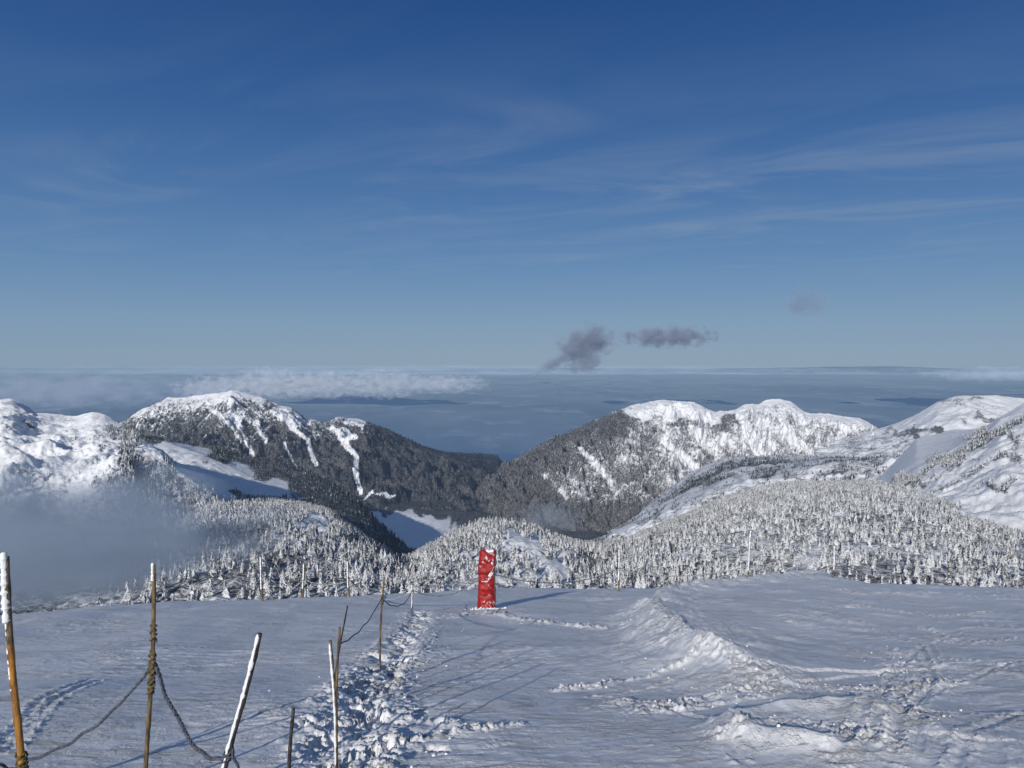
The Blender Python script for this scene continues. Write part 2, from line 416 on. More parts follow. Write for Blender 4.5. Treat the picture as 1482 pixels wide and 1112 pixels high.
sheet('forested_mountain',[(60,640,4700,780,3100),(150,622,4500,780,3100),(182,609,4400,780,3100),(205,592,4350,785,3050),(240,578,4300,785,3000),(290,573,4250,790,3000),(335,566,4200,790,3000),(380,577,4200,790,3000),(420,591,4250,790,3000),(445,607,4300,790,3000),(470,614,4350,790,3000),(488,603,4400,790,3000),(520,608,4450,790,3050),(560,620,4500,790,3100),(600,641,4600,790,3100),(650,660,4700,790,3100),(690,674,4800,790,3150),(720,700,4900,795,3200),(770,745,5000,800,3300)],
 M_far,680,300,150,360,lambda u,v:0.62+np.clip((v-600)/90,0,1)*.5+np.clip((u-500)/150,0,.3),
 blobs=[(330,574,80,8,.25),(250,588,60,8,.45),(410,596,35,6,.3),(520,608,16,4,.3),(430,610,20,5,.3),(495,630,12,6,.0),(548,718,24,3,-.4),(345,610,18,12,.35),(230,600,50,8,.55)],
 lines=[([(335,595),(350,625),(362,650),(368,672)],3.5,.1),([(395,595),(425,620),(445,640),(458,675)],3.5,.1),([(480,620),(500,640),(515,665),(520,712)],4,-.1),([(300,590),(330,610),(350,640)],3,.25),([(370,610),(385,640)],3,.25),([(410,640),(430,680)],2,.3)],seed=23,crestamp=.12,diag=-.25,slopecov=.2,ribcov=.22)
sheet('valley_meadow',[(430,736,3200,850,2300),(520,741,3200,850,2300),(580,743,3200,850,2300),(640,752,3200,850,2300),(720,766,3200,850,2300),(900,770,3200,850,2300)],
 M_mid,260,110,10,200,1.05,blobs=[(560,753,70,10,-.8),(592,768,60,17,-.8),(610,782,44,16,-.8)],seed=33,crestamp=.6)
def r1cov(u,v):
    c=0.50+np.clip((v-650)/90,0,1)*.34+np.clip((960-u)/190,0,1)*.45
    return c-np.clip((u-1020)/80,0,1)*.10*sst(700,660,v)
sheet('rocky_mountain',[(560,800,3600,820,3300),(640,764,3900,810,3300),(672,732,4000,800,3250),(700,702,4100,800,3200),(740,668,4200,800,3150),(800,634,4300,800,3100),(850,614,4350,800,3050),(885,598,4400,800,3050),(915,588,4450,800,3000),(940,582,4500,800,3000),(970,580,4500,800,3000),(1000,582,4500,800,3000),(1036,597,4450,800,3000),(1062,594,4400,800,3000),(1080,586,4400,800,3000),(1098,585,4350,800,3000),(1108,580,4350,800,2950),(1130,578,4350,800,2950),(1146,583,4350,800,2950),(1165,598,4350,800,2900),(1200,600,4350,800,2900),(1250,608,4350,800,2850),(1285,627,4300,800,2800),(1340,640,4300,800,2800),(1420,650,4300,800,2800)],
 M_rocky,760,320,205,260,r1cov,
 blobs=[(980,593,62,12,-.7),(1020,604,26,8,-.4),(888,614,20,20,1.3),(860,700,70,25,.65),(990,700,40,18,.5),(900,665,36,16,.6),(1052,610,16,18,.75),(1115,596,36,10,.28),(1210,612,60,8,.3)],
 lines=[([(650,755),(700,706),(742,670),(800,640),(880,605)],10,1.1),([(960,640),(985,660),(1020,690)],6,.1),([(1000,620),(1040,660),(1060,690)],6,.1),([(1130,600),(1150,640),(1190,660)],6,0),([(1070,600),(1090,640),(1110,670)],6,0),([(840,650),(870,680),(890,710)],4,.3),([(790,690),(820,720)],4,.35)],seed=47,crestamp=.06,diag=.35,slopecov=.35,gain=.58,ribcov=.34,fadeat=.82)
sheet('pale_snow_summit',[(1180,640,3900,700,2800),(1260,625,3900,700,2800),(1300,613,3800,700,2800),(1330,600,3700,700,2700),(1358,582,3650,700,2700),(1390,573,3600,700,2700),(1440,572,3600,700,2700),(1478,576,3600,700,2700),(1560,590,3600,700,2700),(1900,600,3600,700,2700)],
 M_mid,260,110,35,260,lambda u,v:.05+np.clip((v-618)/20,0,1)*.4,blobs=[(1390,582,55,5,.5),(1345,628,60,6,.8),(1440,606,50,6,.65),(1400,592,50,5,.3)],seed=51,crestamp=.25)
sheet('dark_wooded_ridge',[(800,800,2700,830,1600),(870,785,2650,830,1600),(920,765,2600,830,1600),(1000,727,2550,830,1600),(1060,704,2500,830,1500),(1120,690,2500,830,1500),(1160,685,2480,830,1500),(1200,674,2450,830,1500),(1280,664,2400,830,1500),(1340,645,2400,830,1500),(1400,628,2400,830,1500),(1482,612,2400,830,1500),(1900,600,2400,830,1500)],
 M_mid,360,120,55,200,.66,blobs=[(930,770,45,6,-.2),(1010,742,40,5,-.1),(1110,700,60,5,.1),(1200,690,50,4,.1)],lines=[([(1290,672),(1340,655),(1400,640)],4,-.1)],seed=58,crestamp=.35,ribcov=.35)
sheet('open_snow_slope',[(1240,740,1500,800,1000),(1285,712,1600,800,950),(1330,676,1700,800,950),(1380,650,1750,800,900),(1420,626,1750,800,900),(1450,603,1700,800,900),(1482,584,1700,800,900),(1560,540,1700,800,900),(1900,440,1700,800,900)],
 M_near,320,150,26,210,lambda u,v:.05+0*u,
 blobs=[(1440,632,50,7,.7),(1380,665,40,8,.7),(1320,700,36,8,.8),(1450,705,45,5,.75),(1470,660,14,10,.6),(1405,760,30,8,.5),(1330,735,60,9,.75)],
 lines=[([(1300,710),(1360,668),(1420,640),(1490,600)],5,.75),([(1340,720),(1400,690),(1482,640)],4,.6)],seed=66,crestamp=.25,diag=.3,slopecov=.2)
hill=[(-500,845,600,925,260),(0,840,620,925,260),(150,820,700,925,260),(230,780,850,920,260),(300,732,1050,910,260),(400,736,1050,905,260),(470,750,1000,905,260),(525,785,850,905,260),(575,822,720,905,260),(640,798,650,905,260),(700,777,620,905,260),(760,781,640,905,260),(820,797,680,905,260),(870,803,750,905,260),(920,787,850,905,260),(980,763,1000,905,260),(1050,733,1150,905,260),(1130,713,1250,905,260),(1200,711,1300,905,260),(1290,708,1350,905,260),(1370,727,1300,905,260),(1420,758,1100,905,260),(1482,777,1000,905,260),(2000,787,1000,905,260)]
def hcov(u,v):
    return 0.56+0*u-0.04*sst(900,1050,u)*sst(835,800,v)+.06*sst(560,420,u)
sheet('wooded_foothill',hill,M_near,700,240,12,110,hcov,
 blobs=[(760,790,22,14,-.6),(800,825,18,12,-.5),(455,758,24,10,-.2),(1410,742,30,8,-.1)],
 lines=[([(735,772),(770,800),(815,840)],7,-.6)],seed=77,crestamp=.35,power=1.15,ribcov=.05)

# ---------- far lowland to the horizon
def plain_mat(name='hazy_lowland'):
    t=NT(name); p=t.pos()
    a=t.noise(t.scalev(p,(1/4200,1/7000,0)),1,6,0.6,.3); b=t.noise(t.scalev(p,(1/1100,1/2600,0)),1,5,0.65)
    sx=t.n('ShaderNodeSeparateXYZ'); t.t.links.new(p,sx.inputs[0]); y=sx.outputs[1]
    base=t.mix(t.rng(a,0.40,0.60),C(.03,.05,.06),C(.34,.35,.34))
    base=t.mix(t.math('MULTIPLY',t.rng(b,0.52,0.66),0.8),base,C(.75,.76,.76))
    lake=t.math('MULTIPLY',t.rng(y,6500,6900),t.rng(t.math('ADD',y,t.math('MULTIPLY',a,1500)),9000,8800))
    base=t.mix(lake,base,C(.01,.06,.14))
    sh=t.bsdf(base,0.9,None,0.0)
    e=t.n('ShaderNodeEmission')  # distance haze painted as blue emission, paler towards the horizon
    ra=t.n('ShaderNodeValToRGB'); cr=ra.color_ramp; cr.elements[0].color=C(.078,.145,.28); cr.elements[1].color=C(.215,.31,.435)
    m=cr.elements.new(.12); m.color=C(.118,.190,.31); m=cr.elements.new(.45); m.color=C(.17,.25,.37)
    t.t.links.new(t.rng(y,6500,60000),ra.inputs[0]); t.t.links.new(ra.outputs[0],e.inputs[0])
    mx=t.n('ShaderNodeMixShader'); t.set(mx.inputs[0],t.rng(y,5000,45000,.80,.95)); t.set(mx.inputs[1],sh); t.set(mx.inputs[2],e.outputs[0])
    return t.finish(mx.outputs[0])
MP=plain_mat()
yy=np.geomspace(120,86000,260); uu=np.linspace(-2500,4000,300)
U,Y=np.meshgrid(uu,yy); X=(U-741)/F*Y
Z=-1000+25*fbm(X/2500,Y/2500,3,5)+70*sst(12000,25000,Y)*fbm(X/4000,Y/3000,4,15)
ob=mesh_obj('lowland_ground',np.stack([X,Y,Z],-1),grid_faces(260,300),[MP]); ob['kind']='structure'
def far_hill_mat(name,haze_glow,hazec,cov):
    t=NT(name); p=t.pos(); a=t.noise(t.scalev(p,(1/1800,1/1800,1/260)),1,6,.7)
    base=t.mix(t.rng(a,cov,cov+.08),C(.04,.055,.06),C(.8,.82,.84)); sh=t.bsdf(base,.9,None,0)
    e=t.n('ShaderNodeEmission'); e.inputs[0].default_value=C(*hazec)  # haze painted over the hill colour as even emission
    mx=t.n('ShaderNodeMixShader'); t.set(mx.inputs[0],haze_glow); t.set(mx.inputs[1],sh); t.set(mx.inputs[2],e.outputs[0]); return t.finish(mx.outputs[0])
def far_hills(name,d,vb,prof,depth,mat,seed,rough):
    us=np.linspace(-1500,3000,900); n=30; pr_=np.array(prof,float)
    vc=np.interp(us,pr_[:,0],pr_[:,1])+rough*fbm(us/120,us*0,5,seed)
    A=S(us,vb,d-depth); B=S(us,vc,d); t=np.linspace(0,1.6,n)[:,None]
    Yv=A[None,:,1]+(B-A)[None,:,1]*t; tf=np.where(t>1,1-(t-1)*1.5,t)
    Zv=A[None,:,2]+(B-A)[None,:,2]*tf*(1+.0*t); Xv=(us[None]-741)/F*Yv
    Zv=Zv+depth*.03*ridged(Xv/(depth*.5),Yv/(depth*.8),4,seed)*np.sin(np.pi*np.clip(t,0,1))
    o=mesh_obj(name,np.stack([Xv,Yv,Zv],-1),grid_faces(n,900),[mat]); o['kind']='structure'
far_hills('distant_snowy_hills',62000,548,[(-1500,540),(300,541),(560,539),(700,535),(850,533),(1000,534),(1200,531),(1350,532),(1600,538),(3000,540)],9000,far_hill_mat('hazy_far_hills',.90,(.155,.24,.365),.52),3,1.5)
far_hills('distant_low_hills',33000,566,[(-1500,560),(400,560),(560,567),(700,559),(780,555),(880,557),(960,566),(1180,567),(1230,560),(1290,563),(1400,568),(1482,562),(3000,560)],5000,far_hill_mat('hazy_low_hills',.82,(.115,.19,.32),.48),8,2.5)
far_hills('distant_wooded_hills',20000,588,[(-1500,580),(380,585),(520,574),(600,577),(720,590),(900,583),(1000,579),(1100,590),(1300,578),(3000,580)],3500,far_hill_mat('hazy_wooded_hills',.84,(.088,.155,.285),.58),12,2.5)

# ---------- trees
def tree_template(seed,tiers,sides,trunk=True):
    r=np.random.default_rng(seed); V=[];Fc=[];Mi=[]
    def addv(p): V.append(p); return len(V)-1
    if trunk:
        a=[addv((.022*math.cos(q),.022*math.sin(q),-.04)) for q in np.linspace(0,2*np.pi,6)[:-1]]
        b=[addv((.006*math.cos(q),.006*math.sin(q),.8)) for q in np.linspace(0,2*np.pi,6)[:-1]]
        for j in range(5):
            k=(j+1)%5; Fc+= [(a[j],a[k],b[k]),(a[j],b[k],b[j])]; Mi+=[1,1]
    R=.165; ax,ay=r.normal()*.02,r.normal()*.02
    for i in range(tiers):
        f=i/tiers; z0=.05+.88*f; ro=R*(1-f)**.8*(.65+.6*r.random())+.012; zi=z0+ .95/tiers*1.25
        zi=min(zi,1.0); n=sides; ph=r.random()*6; ox,oy=ax*f+r.normal()*.008,ay*f+r.normal()*.008
        ins=[addv((ox+ro*.16*math.cos(q+ph),oy+ro*.16*math.sin(q+ph),zi)) for q in np.linspace(0,2*np.pi,n+1)[:-1]]
        outs=[]
        for j,q in enumerate(np.linspace(0,2*np.pi,n+1)[:-1]):
            rr=ro*((1.15 if j%2 else .55)+.6*(r.random()-.5)); q2=q+ph+.35*(r.random()-.5)
            outs.append(addv((ox+rr*math.cos(q2),oy+rr*math.sin(q2),z0-.045*(rr/R)+.04*(r.random()-.5))))
        c=addv((ox,oy,z0+.02))
        for j in range(n):
            k=(j+1)%n
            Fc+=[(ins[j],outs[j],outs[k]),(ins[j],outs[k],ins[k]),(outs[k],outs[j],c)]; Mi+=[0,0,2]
        if i==tiers-1:
            tp=addv((ox,oy,1.05))
            for j in range(n): Fc.append((ins[j],ins[(j+1)%n],tp)); Mi.append(0)
    return np.array(V,float),np.array(Fc),np.array(Mi)
M_bark=plain('fir_bark',(.04,.03,.022),(.08,.06,.045),8,0.9)
M_under=plain('underside_fir_needles',(.03,.036,.036),(.09,.10,.105),3,0.9)  # dark snow-free needles on the underside of each tier
def scatter(name,N,hmin,hmax,thr=0.45,prob=None,box=None):
    pos,cov,nr,nc=sheets[name]
    r=np.random.default_rng(len(name)*7+N%97)
    dy=np.linalg.norm(pos[1:,:-1]-pos[:-1,:-1],axis=-1); dx=np.linalg.norm(pos[:-1,1:]-pos[:-1,:-1],axis=-1)
    area=dx*dy; cc=cov[:-1,:-1]
    w=area*np.clip((cc-thr+.25)/.5,0,1)**1.5
    pu,pv=proj(pos[:-1,:-1])
    w=np.where((pu>-60)&(pu<1545),w,0)
    if box is not None: w=w*box(pu,pv)
    w=(w/w.sum()).ravel()
    idx=r.choice(w.size,size=N,p=w); i=idx//(nc-1); j=idx%(nc-1)
    fi=r.random(N)[:,None]; fj=r.random(N)[:,None]
    p=(pos[i,j]*(1-fi)+pos[i+1,j]*fi)*(1-fj)+(pos[i,j+1]*(1-fi)+pos[i+1,j+1]*fi)*fj
    h=hmin+(hmax-hmin)*r.random(N)**1.5
    return p,h,r
def merge_forest(name,p,h,temps,mats,label,wide=1.0,seed=1):
    r=np.random.default_rng(seed); Vs=[];Fs=[];Ms=[];n0=0
    kind=r.integers(0,len(temps),len(p))
    for k,(V,Fc,Mi) in enumerate(temps):
        s=kind==k; P=p[s]; H=h[s]; n=len(P)
        if n==0: continue
        a=r.random(n)*6.28; ca,sa=np.cos(a),np.sin(a)
        W=H*wide*(.75+.7*r.random(n))
        x=(V[None,:,0]*ca[:,None]-V[None,:,1]*sa[:,None])*W[:,None]
        y=(V[None,:,0]*sa[:,None]+V[None,:,1]*ca[:,None])*W[:,None]
        z=V[None,:,2]*H[:,None]
        Vs.append((np.stack([x,y,z],-1)+P[:,None,:]).reshape(-1,3))
        Fs.append((Fc[None]+(np.arange(n)*len(V))[:,None,None]).reshape(-1,3)+n0); n0+=n*len(V)
        Ms.append(np.tile(Mi,n))
    ob=mesh_obj(name,np.vstack(Vs),np.vstack(Fs),mats,smooth=False,mi=np.concatenate(Ms))
    ob['kind']='stuff'; ob['label']=label; ob['category']='forest'
    return ob
M_t1=tree_mat('frosted_fir_needles',0.50,0.6,0.03)
M_t2=tree_mat('snow_dusted_fir_needles',0.20,2.0,0.08)
M_t3=tree_mat('far_fir_needles',0.05,5.0,0.17)
M_t4=tree_mat('far_frosted_needles',0.38,5.0,0.16)
hi=[tree_template(s,10,12) for s in (1,2,3,4,5,6)]
lo=[tree_template(s,4,6,False) for s in (11,12,13,14)]
vlo=[tree_template(s,2,5,False) for s in (21,22)]
# keep only trees on ground that rises above the brink of the snow slope
p,h,r=scatter('wooded_foothill',60000,2.6,8.4,.30,box=lambda u,v:(v<np.interp(u,edge_u,edge_v)+14)*sst(60,330,u))
pu,pv=proj(p); top=p.copy(); top[:,2]+=h; tu,tv=proj(top)
ev=np.interp(tu,edge_u,edge_v)
vis=(tu>5)&(tu<1477)&(tv<ev-8)&(tu>340)
score=np.where(vis,h/p[:,1],0); order=np.argsort(-score); big=order[:300]; rest=order[300:]
tmes=[]
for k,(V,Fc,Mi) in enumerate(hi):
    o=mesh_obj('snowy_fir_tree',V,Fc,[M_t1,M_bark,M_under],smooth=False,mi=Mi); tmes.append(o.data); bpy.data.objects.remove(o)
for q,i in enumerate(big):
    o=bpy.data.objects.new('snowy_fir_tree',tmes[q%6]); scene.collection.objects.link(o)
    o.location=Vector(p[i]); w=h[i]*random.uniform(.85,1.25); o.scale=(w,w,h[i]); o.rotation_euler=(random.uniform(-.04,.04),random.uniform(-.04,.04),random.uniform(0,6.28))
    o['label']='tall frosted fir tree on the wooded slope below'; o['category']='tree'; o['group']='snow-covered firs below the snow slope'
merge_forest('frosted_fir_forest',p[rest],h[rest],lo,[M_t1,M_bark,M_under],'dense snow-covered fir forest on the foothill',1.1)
p,h,r=scatter('meadow_ridge',5500,7,14,.5); merge_forest('ridge_forest',p,h,vlo,[M_t2,M_bark,M_under],'dark snow-dusted firs around an open meadow')
p,h,r=scatter('snowy_ridge',3500,4,10,.45); merge_forest('summit_forest',p,h,lo,[M_t1,M_bark,M_under],'scattered frosted firs on a snowy ridge')
p,h,r=scatter('open_snow_slope',2200,4,9,.5); merge_forest('slope_forest',p,h,lo,[M_t1,M_bark,M_under],'sparse firs on an open snow slope')
p,h,r=scatter('dark_wooded_ridge',9000,6,12,.6); merge_forest('dark_ridge_forest',p,h,vlo,[M_t2,M_bark,M_under],'dark fir forest covering a low ridge')
p,h,r=scatter('forested_mountain',40000,8,15,.55); merge_forest('mountain_forest',p,h,vlo,[M_t3,M_bark,M_under],'dark dusted fir forest on mountain flanks')
lf=lambda u,v:sst(980,820,u)+sst(680,750,v)*.6*sst(1150,1000,u)
p,h,r=scatter('rocky_mountain',13000,6,13,.75,box=lambda u,v:np.clip(lf(u,v),0,1)*sst(586,600,v)); merge_forest('lower_mountain_forest',p,h,vlo,[M_t3,M_bark,M_under],'dark fir forest on the shaded mountain flank')  # darker needle material also puts the flank's shade into the tree colour
p,h,r=scatter('rocky_mountain',16000,4,10,.6,box=lambda u,v:(1-.8*np.clip(lf(u,v),0,1))*sst(586,600,v)); merge_forest('rocky_mountain_forest',p,h,vlo,[M_t4,M_bark,M_under],'frosted fir forest on a rocky mountain')
p,h,r=scatter('valley_meadow',4500,8,15,.55); merge_forest('valley_forest',p,h,vlo,[M_t3,M_bark,M_under],'dark fir forest around a valley meadow')

# ---------- red padded post
px,py=gpt(703,879); pz=gz(px,py)
root=bpy.data.objects.new('padded_safety_post',None); scene.collection.objects.link(root); root.location=(px,py,pz)
root['label']='red padded safety mattress wrapped round a post, dusted with snow'; root['category']='safety padding'
root.rotation_euler=(0,math.radians(1.8),math.radians(6))
H=1.90;W=.28;Dp=.20
A=Acc(); ns=40; nz_=76; V=[]
for i in range(nz_):
    f=i/(nz_-1); z=-.12+(H+.12)*f
    pin=1.03-.10*f-.06*math.exp(-((f-.30)/.02)**2)-.06*math.exp(-((f-.64)/.02)**2)+.03*math.sin(f*9)
    pin*=1-.18*max(0,(f-.965)/.035)-.02
    for j in range(ns):
        q=2*math.pi*j/ns; c,s=math.cos(q),math.sin(q)
        e=.75; x=W*math.copysign(abs(c)**.6,c)*pin; y=Dp*math.copysign(abs(s)**e,s)*pin
        fold=.036*float(ridged(np.array(x*5+z*2.2),np.array(z*4-x*3),3,14))+.04*float(pn(x*6+3,z*5,4))
        V.append((x*(1+fold)+.018*math.sin(f*7),y*(1+fold*5),z+.05*(f>.97)*math.sin(q*2+1)))
Fc=[(i*ns+j,i*ns+(j+1)%ns,(i+1)*ns+(j+1)%ns,(i+1)*ns+j) for i in range(nz_-1) for j in range(ns)]
V.append((0.02,0,H-.04)); Fc+=[((nz_-1)*ns+j,(nz_-1)*ns+(j+1)%ns,len(V)-1) for j in range(ns)]
A.add(V,Fc); A.make('pad_cover',[M_red],root)
for f in (.30,.64):
    A=Acc(); z=-.12+(H+.12)*f; ring=[]
    for zz in (-.012,.012):
        for j in range(ns):
            q=2*math.pi*j/ns; c,s=math.cos(q),math.sin(q)
            ring.append((W*(.975-.05*f)*math.copysign(abs(c)**.6,c)+.018*math.sin(f*7),(Dp*1.0)*math.copysign(abs(s)**.75,s),z+zz+.02*c))
    A.add(ring,[(j,(j+1)%ns,ns+(j+1)%ns,ns+j) for j in range(ns)]); A.make('strap',[M_strap],root)
A=Acc(); V=[]
for i in range(20):
    f=i/19; z=-.1+(H+.04)*f
    x0=W-.03-.03*f+.018*math.sin(f*7)+.006*math.sin(i*2.1)
    for (dx,dy) in ((0,-.13),(.045,-.12),(.06,0),(.045,.12),(0,.13)): V.append((x0+dx,dy,z))
Fc=[(i*5+j,i*5+j+1,(i+1)*5+j+1,(i+1)*5+j) for i in range(19) for j in range(4)]+[(0,1,2,3,4),(99,98,97,96,95)]
A.add(V,Fc); A.make('back_panel',[M_back],root)
def patch(name,cx,cz,w,hh,seed,th=.03,sk=0.0):
    A=Acc(); V=[];n=22; rr=np.random.default_rng(seed)
    ed=[1+.3*math.sin(3*2*math.pi*j/n+seed)+.28*rr.normal() for j in range(n)]
    dp=Dp*max(0,1-(abs(cx)/W)**2.4)**.45
    for k in range(4):
        f=(k+1)/4
        for j in range(n):
            q=2*math.pi*j/n; rad=f*ed[j]; zz=hh*rad*math.sin(q)
            V.append((cx+w*rad*math.cos(q)+sk*zz,-dp+.006-th*(1-f*f),cz+zz))
    V.append((cx,-dp-.002-th,cz)); Fc=[(k*n+j,k*n+(j+1)%n,(k+1)*n+(j+1)%n,(k+1)*n+j) for k in range(3) for j in range(n)]+[(len(V)-1,j,(j+1)%n) for j in range(n)]
    A.add(V,Fc); A.make(name,[M_crust],root)
patch('snow_patch',.12,1.22,.05,.19,3,.035,.45); patch('snow_patch',.16,1.55,.04,.13,4); patch('snow_patch',-.08,.93,.09,.025,5); patch('snow_patch',-.05,.0,.22,.08,7,.1); patch('snow_patch',.05,1.0,.03,.07,12,.03,.6)
A=Acc(); V=[]; n=24
for k in range(5):
    f=[1.0,1.0,.8,.45,.15][k]; zz=[H-.04,H-.02,H+.005,H+.015,H+.018][k]
    for j in range(n):
        q=2*math.pi*j/n; c,s=math.cos(q),math.sin(q)
        V.append((W*.5*f*math.copysign(abs(c)**.5,c)+.08,Dp*.6*f*math.copysign(abs(s)**.5,s)*(1+.2*math.sin(j*2.3)),zz+.02*math.sin(j*1.7)))
A.add(V,[(k*n+j,k*n+(j+1)%n,(k+1)*n+(j+1)%n,(k+1)*n+j) for k in range(4) for j in range(n)]+[tuple(4*n+j for j in range(n))]); A.make('snow_cap',[M_crust],root)

# ---------- fence poles
def pole(name,ub,vb,ut,vt,r,mat,label,lean=0.0,crust=None,lower=None,group='snow-fence poles along the slope',wrap=None,bury=0.25,yd=None,cat='pole'):
    x,y=gpt(ub,vb)
    z=gz(x,y); topy=y+lean
    Tp=S(ut,vt,topy); Bp=np.array([x,y,z])
    d=(Tp-Bp); L=np.linalg.norm(d)
    root=bpy.data.objects.new(name,None); scene.collection.objects.link(root); root.location=Bp
    root['label']=label; root['category']=cat; root['group']=group
    n=26; t=np.linspace(-bury/L,1,n)[:,None]; seed=int(ub)
    def bend(t): return np.array([1,0,0])*0.012*np.sin(t*5+seed)*L*.6
    pts=d[None,:]*t+bend(t)
    rad=np.full(n,r)*(1.06-.16*np.clip(t[:,0],0,1)); rad[4::6]*=1.18
    A=Acc(); V,Fc=tube(pts,rad,10,.03,seed=seed); A.add(V,Fc)
    if lower:
        A.m=[1 if (min(f)//10<n*lower and min(f)<n*10) else 0 for f in A.f]
    A.make('shaft',[mat,M_orange],root)
    if crust:
        for (a,b,th) in crust:
            m=40; tt=np.linspace(a,b,m)[:,None]; rr=np.random.default_rng(seed+int(a*10))
            off=np.array([-.55,-.6,0])*r*.7
            pp=d[None,:]*tt+bend(tt)+off
            ra=r*th*(.65+.6*np.abs(pn(np.arange(m)*.35,np.full(m,seed*.1),3))+.15*rr.random(m)); ra[0]*=.3; ra[-1]*=.5
            A=Acc(); V,Fc=tube(pp,ra,9,.09,seed=seed+1); A.add(V,Fc); A.make('snow_crust',[M_crust],root)
    if wrap:
        for (a,b,turns,mt) in wrap:
            m=int(turns*10); tt=np.linspace(a,b,m)[:,None]; q=np.linspace(0,turns*2*np.pi,m)
            R=r*1.35+.004*np.sin(q*.37)
            pp=d[None,:]*tt+bend(tt)+np.stack([R*np.cos(q),R*np.sin(q),.012*np.sin(q*1.3)],-1)
            A=Acc(); V,Fc=tube(pp,.0075,6,.08,seed=9); A.add(V,Fc); A.make('rope_binding',[mt],root)
    def at(f): return Bp+d*f+np.array([1,0,0])*0.012*math.sin(f*5+seed)*L*.6
    return at
pA=pole('fence_pole',33,1150,8,806,.024,M_bamboo,'thick pole, orange below and snow-crusted above, rope at foot',crust=[(.72,1.02,1.15),(.42,.74,.5)],lower=.62,wrap=[(.09,.17,7,M_rope2)])
pB=pole('fence_pole',212,1145,223,818,.015,M_bamboo,'thin weathered bamboo pole wound with yellowed rope',wrap=[(.43,.62,13,M_rope2),(.66,.74,3,M_rope2)],crust=[(.93,1.01,.8)])
pC=pole('fence_pole',318,1145,375,917,.020,M_dark,'leaning dark pole caked with snow on one side',crust=[(.12,1.0,.85)],wrap=[(.20,.26,4,M_rope)])
pD=pole('fence_pole',417,1140,424,1026,.013,M_dark,'short dark pole stub standing in snow')
pE=pole('fence_pole',489,1135,479,927,.012,M_bamboo,'thin pole iced white along its side',crust=[(.1,.98,.85)])
pE2=pole('fence_pole',486,1062,491,908,.012,M_bamboo,'thin bamboo pole beside the footprints')
pE3=pole('fence_pole',480,1020,502,877,.010,M_dark,'thin dark leaning pole beside the footprints')
pF=pole('fence_pole',549,960,555,836,.016,M_bamboo,'bamboo pole with rope at the edge of tracks',wrap=[(.70,.76,3,M_rope2)])
pG=pole('fence_pole',596,888,597,846,.020,M_bamboo,'short iced pole by the footprint trail',crust=[(.2,1,.9)])
far=[]
for (ub,vb,ut,vt,lab) in [(380,869,377,806,'frosted pole at the brink of the slope'),(438,866,440,816,'frosted pole at the brink of the slope'),(505,864,503,812,'frosted pole at the brink of the slope'),(896,857,896,795,'upright frosted pole carrying the fence rope'),(1081,851,1087,768,'tall leaning pole with a frayed top'),(1206,850,1208,790,'frosted pole at the far brink')]:
    far.append(pole('fence_pole',ub,vb,ut,vt,.036,M_bamboo,lab,crust=[(.25,1,.95)],bury=.4))
def rope(a,b,sag,label,mat=M_rope,r=.011,strands=3,n=70,twist=26,name='fence_rope',lowbias=0.0):
    a=np.array(a);b=np.array(b); t=np.linspace(0,1,n)
    base=a[None]*(1-t[:,None])+b[None]*t[:,None]; base[:,2]-=sag*4*t*(1-t)*(1+lowbias*(t-.5))
    base+=.006*np.stack([np.sin(t*23),np.cos(t*17),np.sin(t*31)],-1)
    A=Acc()
    for s in range(strands):
        q=t*twist*2*np.pi*0.5+s*2*np.pi/strands
        off=np.stack([np.cos(q)*.5,np.cos(q),np.sin(q)],-1)*r*.55 if strands>1 else 0
        V,Fc=tube(base+off,r*(.62 if strands>1 else 1),6,.05,seed=s); A.add(V,Fc)
    o=A.make(name,[mat],None,loc=a); o['label']=label; o['category']='rope'; return o
rope(pA(.13),pB(.56),.13,'sagging blue-grey rope tied between two poles',n=200,lowbias=.3)
rope(pB(.58),pC(.24),.24,'heavy sagging blue-grey rope hanging to the leaning pole',n=200,r=.013,lowbias=.3)
rope(pC(.30),S(362,1160,5.3),.02,'rope end running down from the leaning pole',n=60)
rope(S(-60,1030,5.0),pA(.10),.12,'rope leading to the orange pole',n=80)
rope(pE3(.60),pF(.80),.12,'thin rope slung between bamboo poles',r=.008,strands=1)
rope(pF(.75),pG(.8),.25,'thin rope slung between bamboo poles',r=.010,strands=1)
rope(far[0](.1),far[1](.55),.25,'frosted rope along the brink',M_iced,.022,1)
rope(far[1](.55),far[2](.45),.2,'frosted rope along the brink',M_iced,.022,1)
rope(far[2](.5),pG(.75),.5,'frosted rope along the brink',M_iced,.018,1)
rope(pG(.8),(px-.2,py,pz+1.0),.35,'frosted rope running to the red padded post',M_iced,.018,1)
rope((px+.3,py,pz+1.1),far[3](.55),.45,'frosted rope running from the red padded post',M_iced,.020,1)
rope(far[3](.5),far[4](.35),.4,'frosted rope along the brink',M_iced,.024,1)
rope(far[4](.35),far[5](.4),.5,'frosted rope along the brink',M_iced,.024,1)

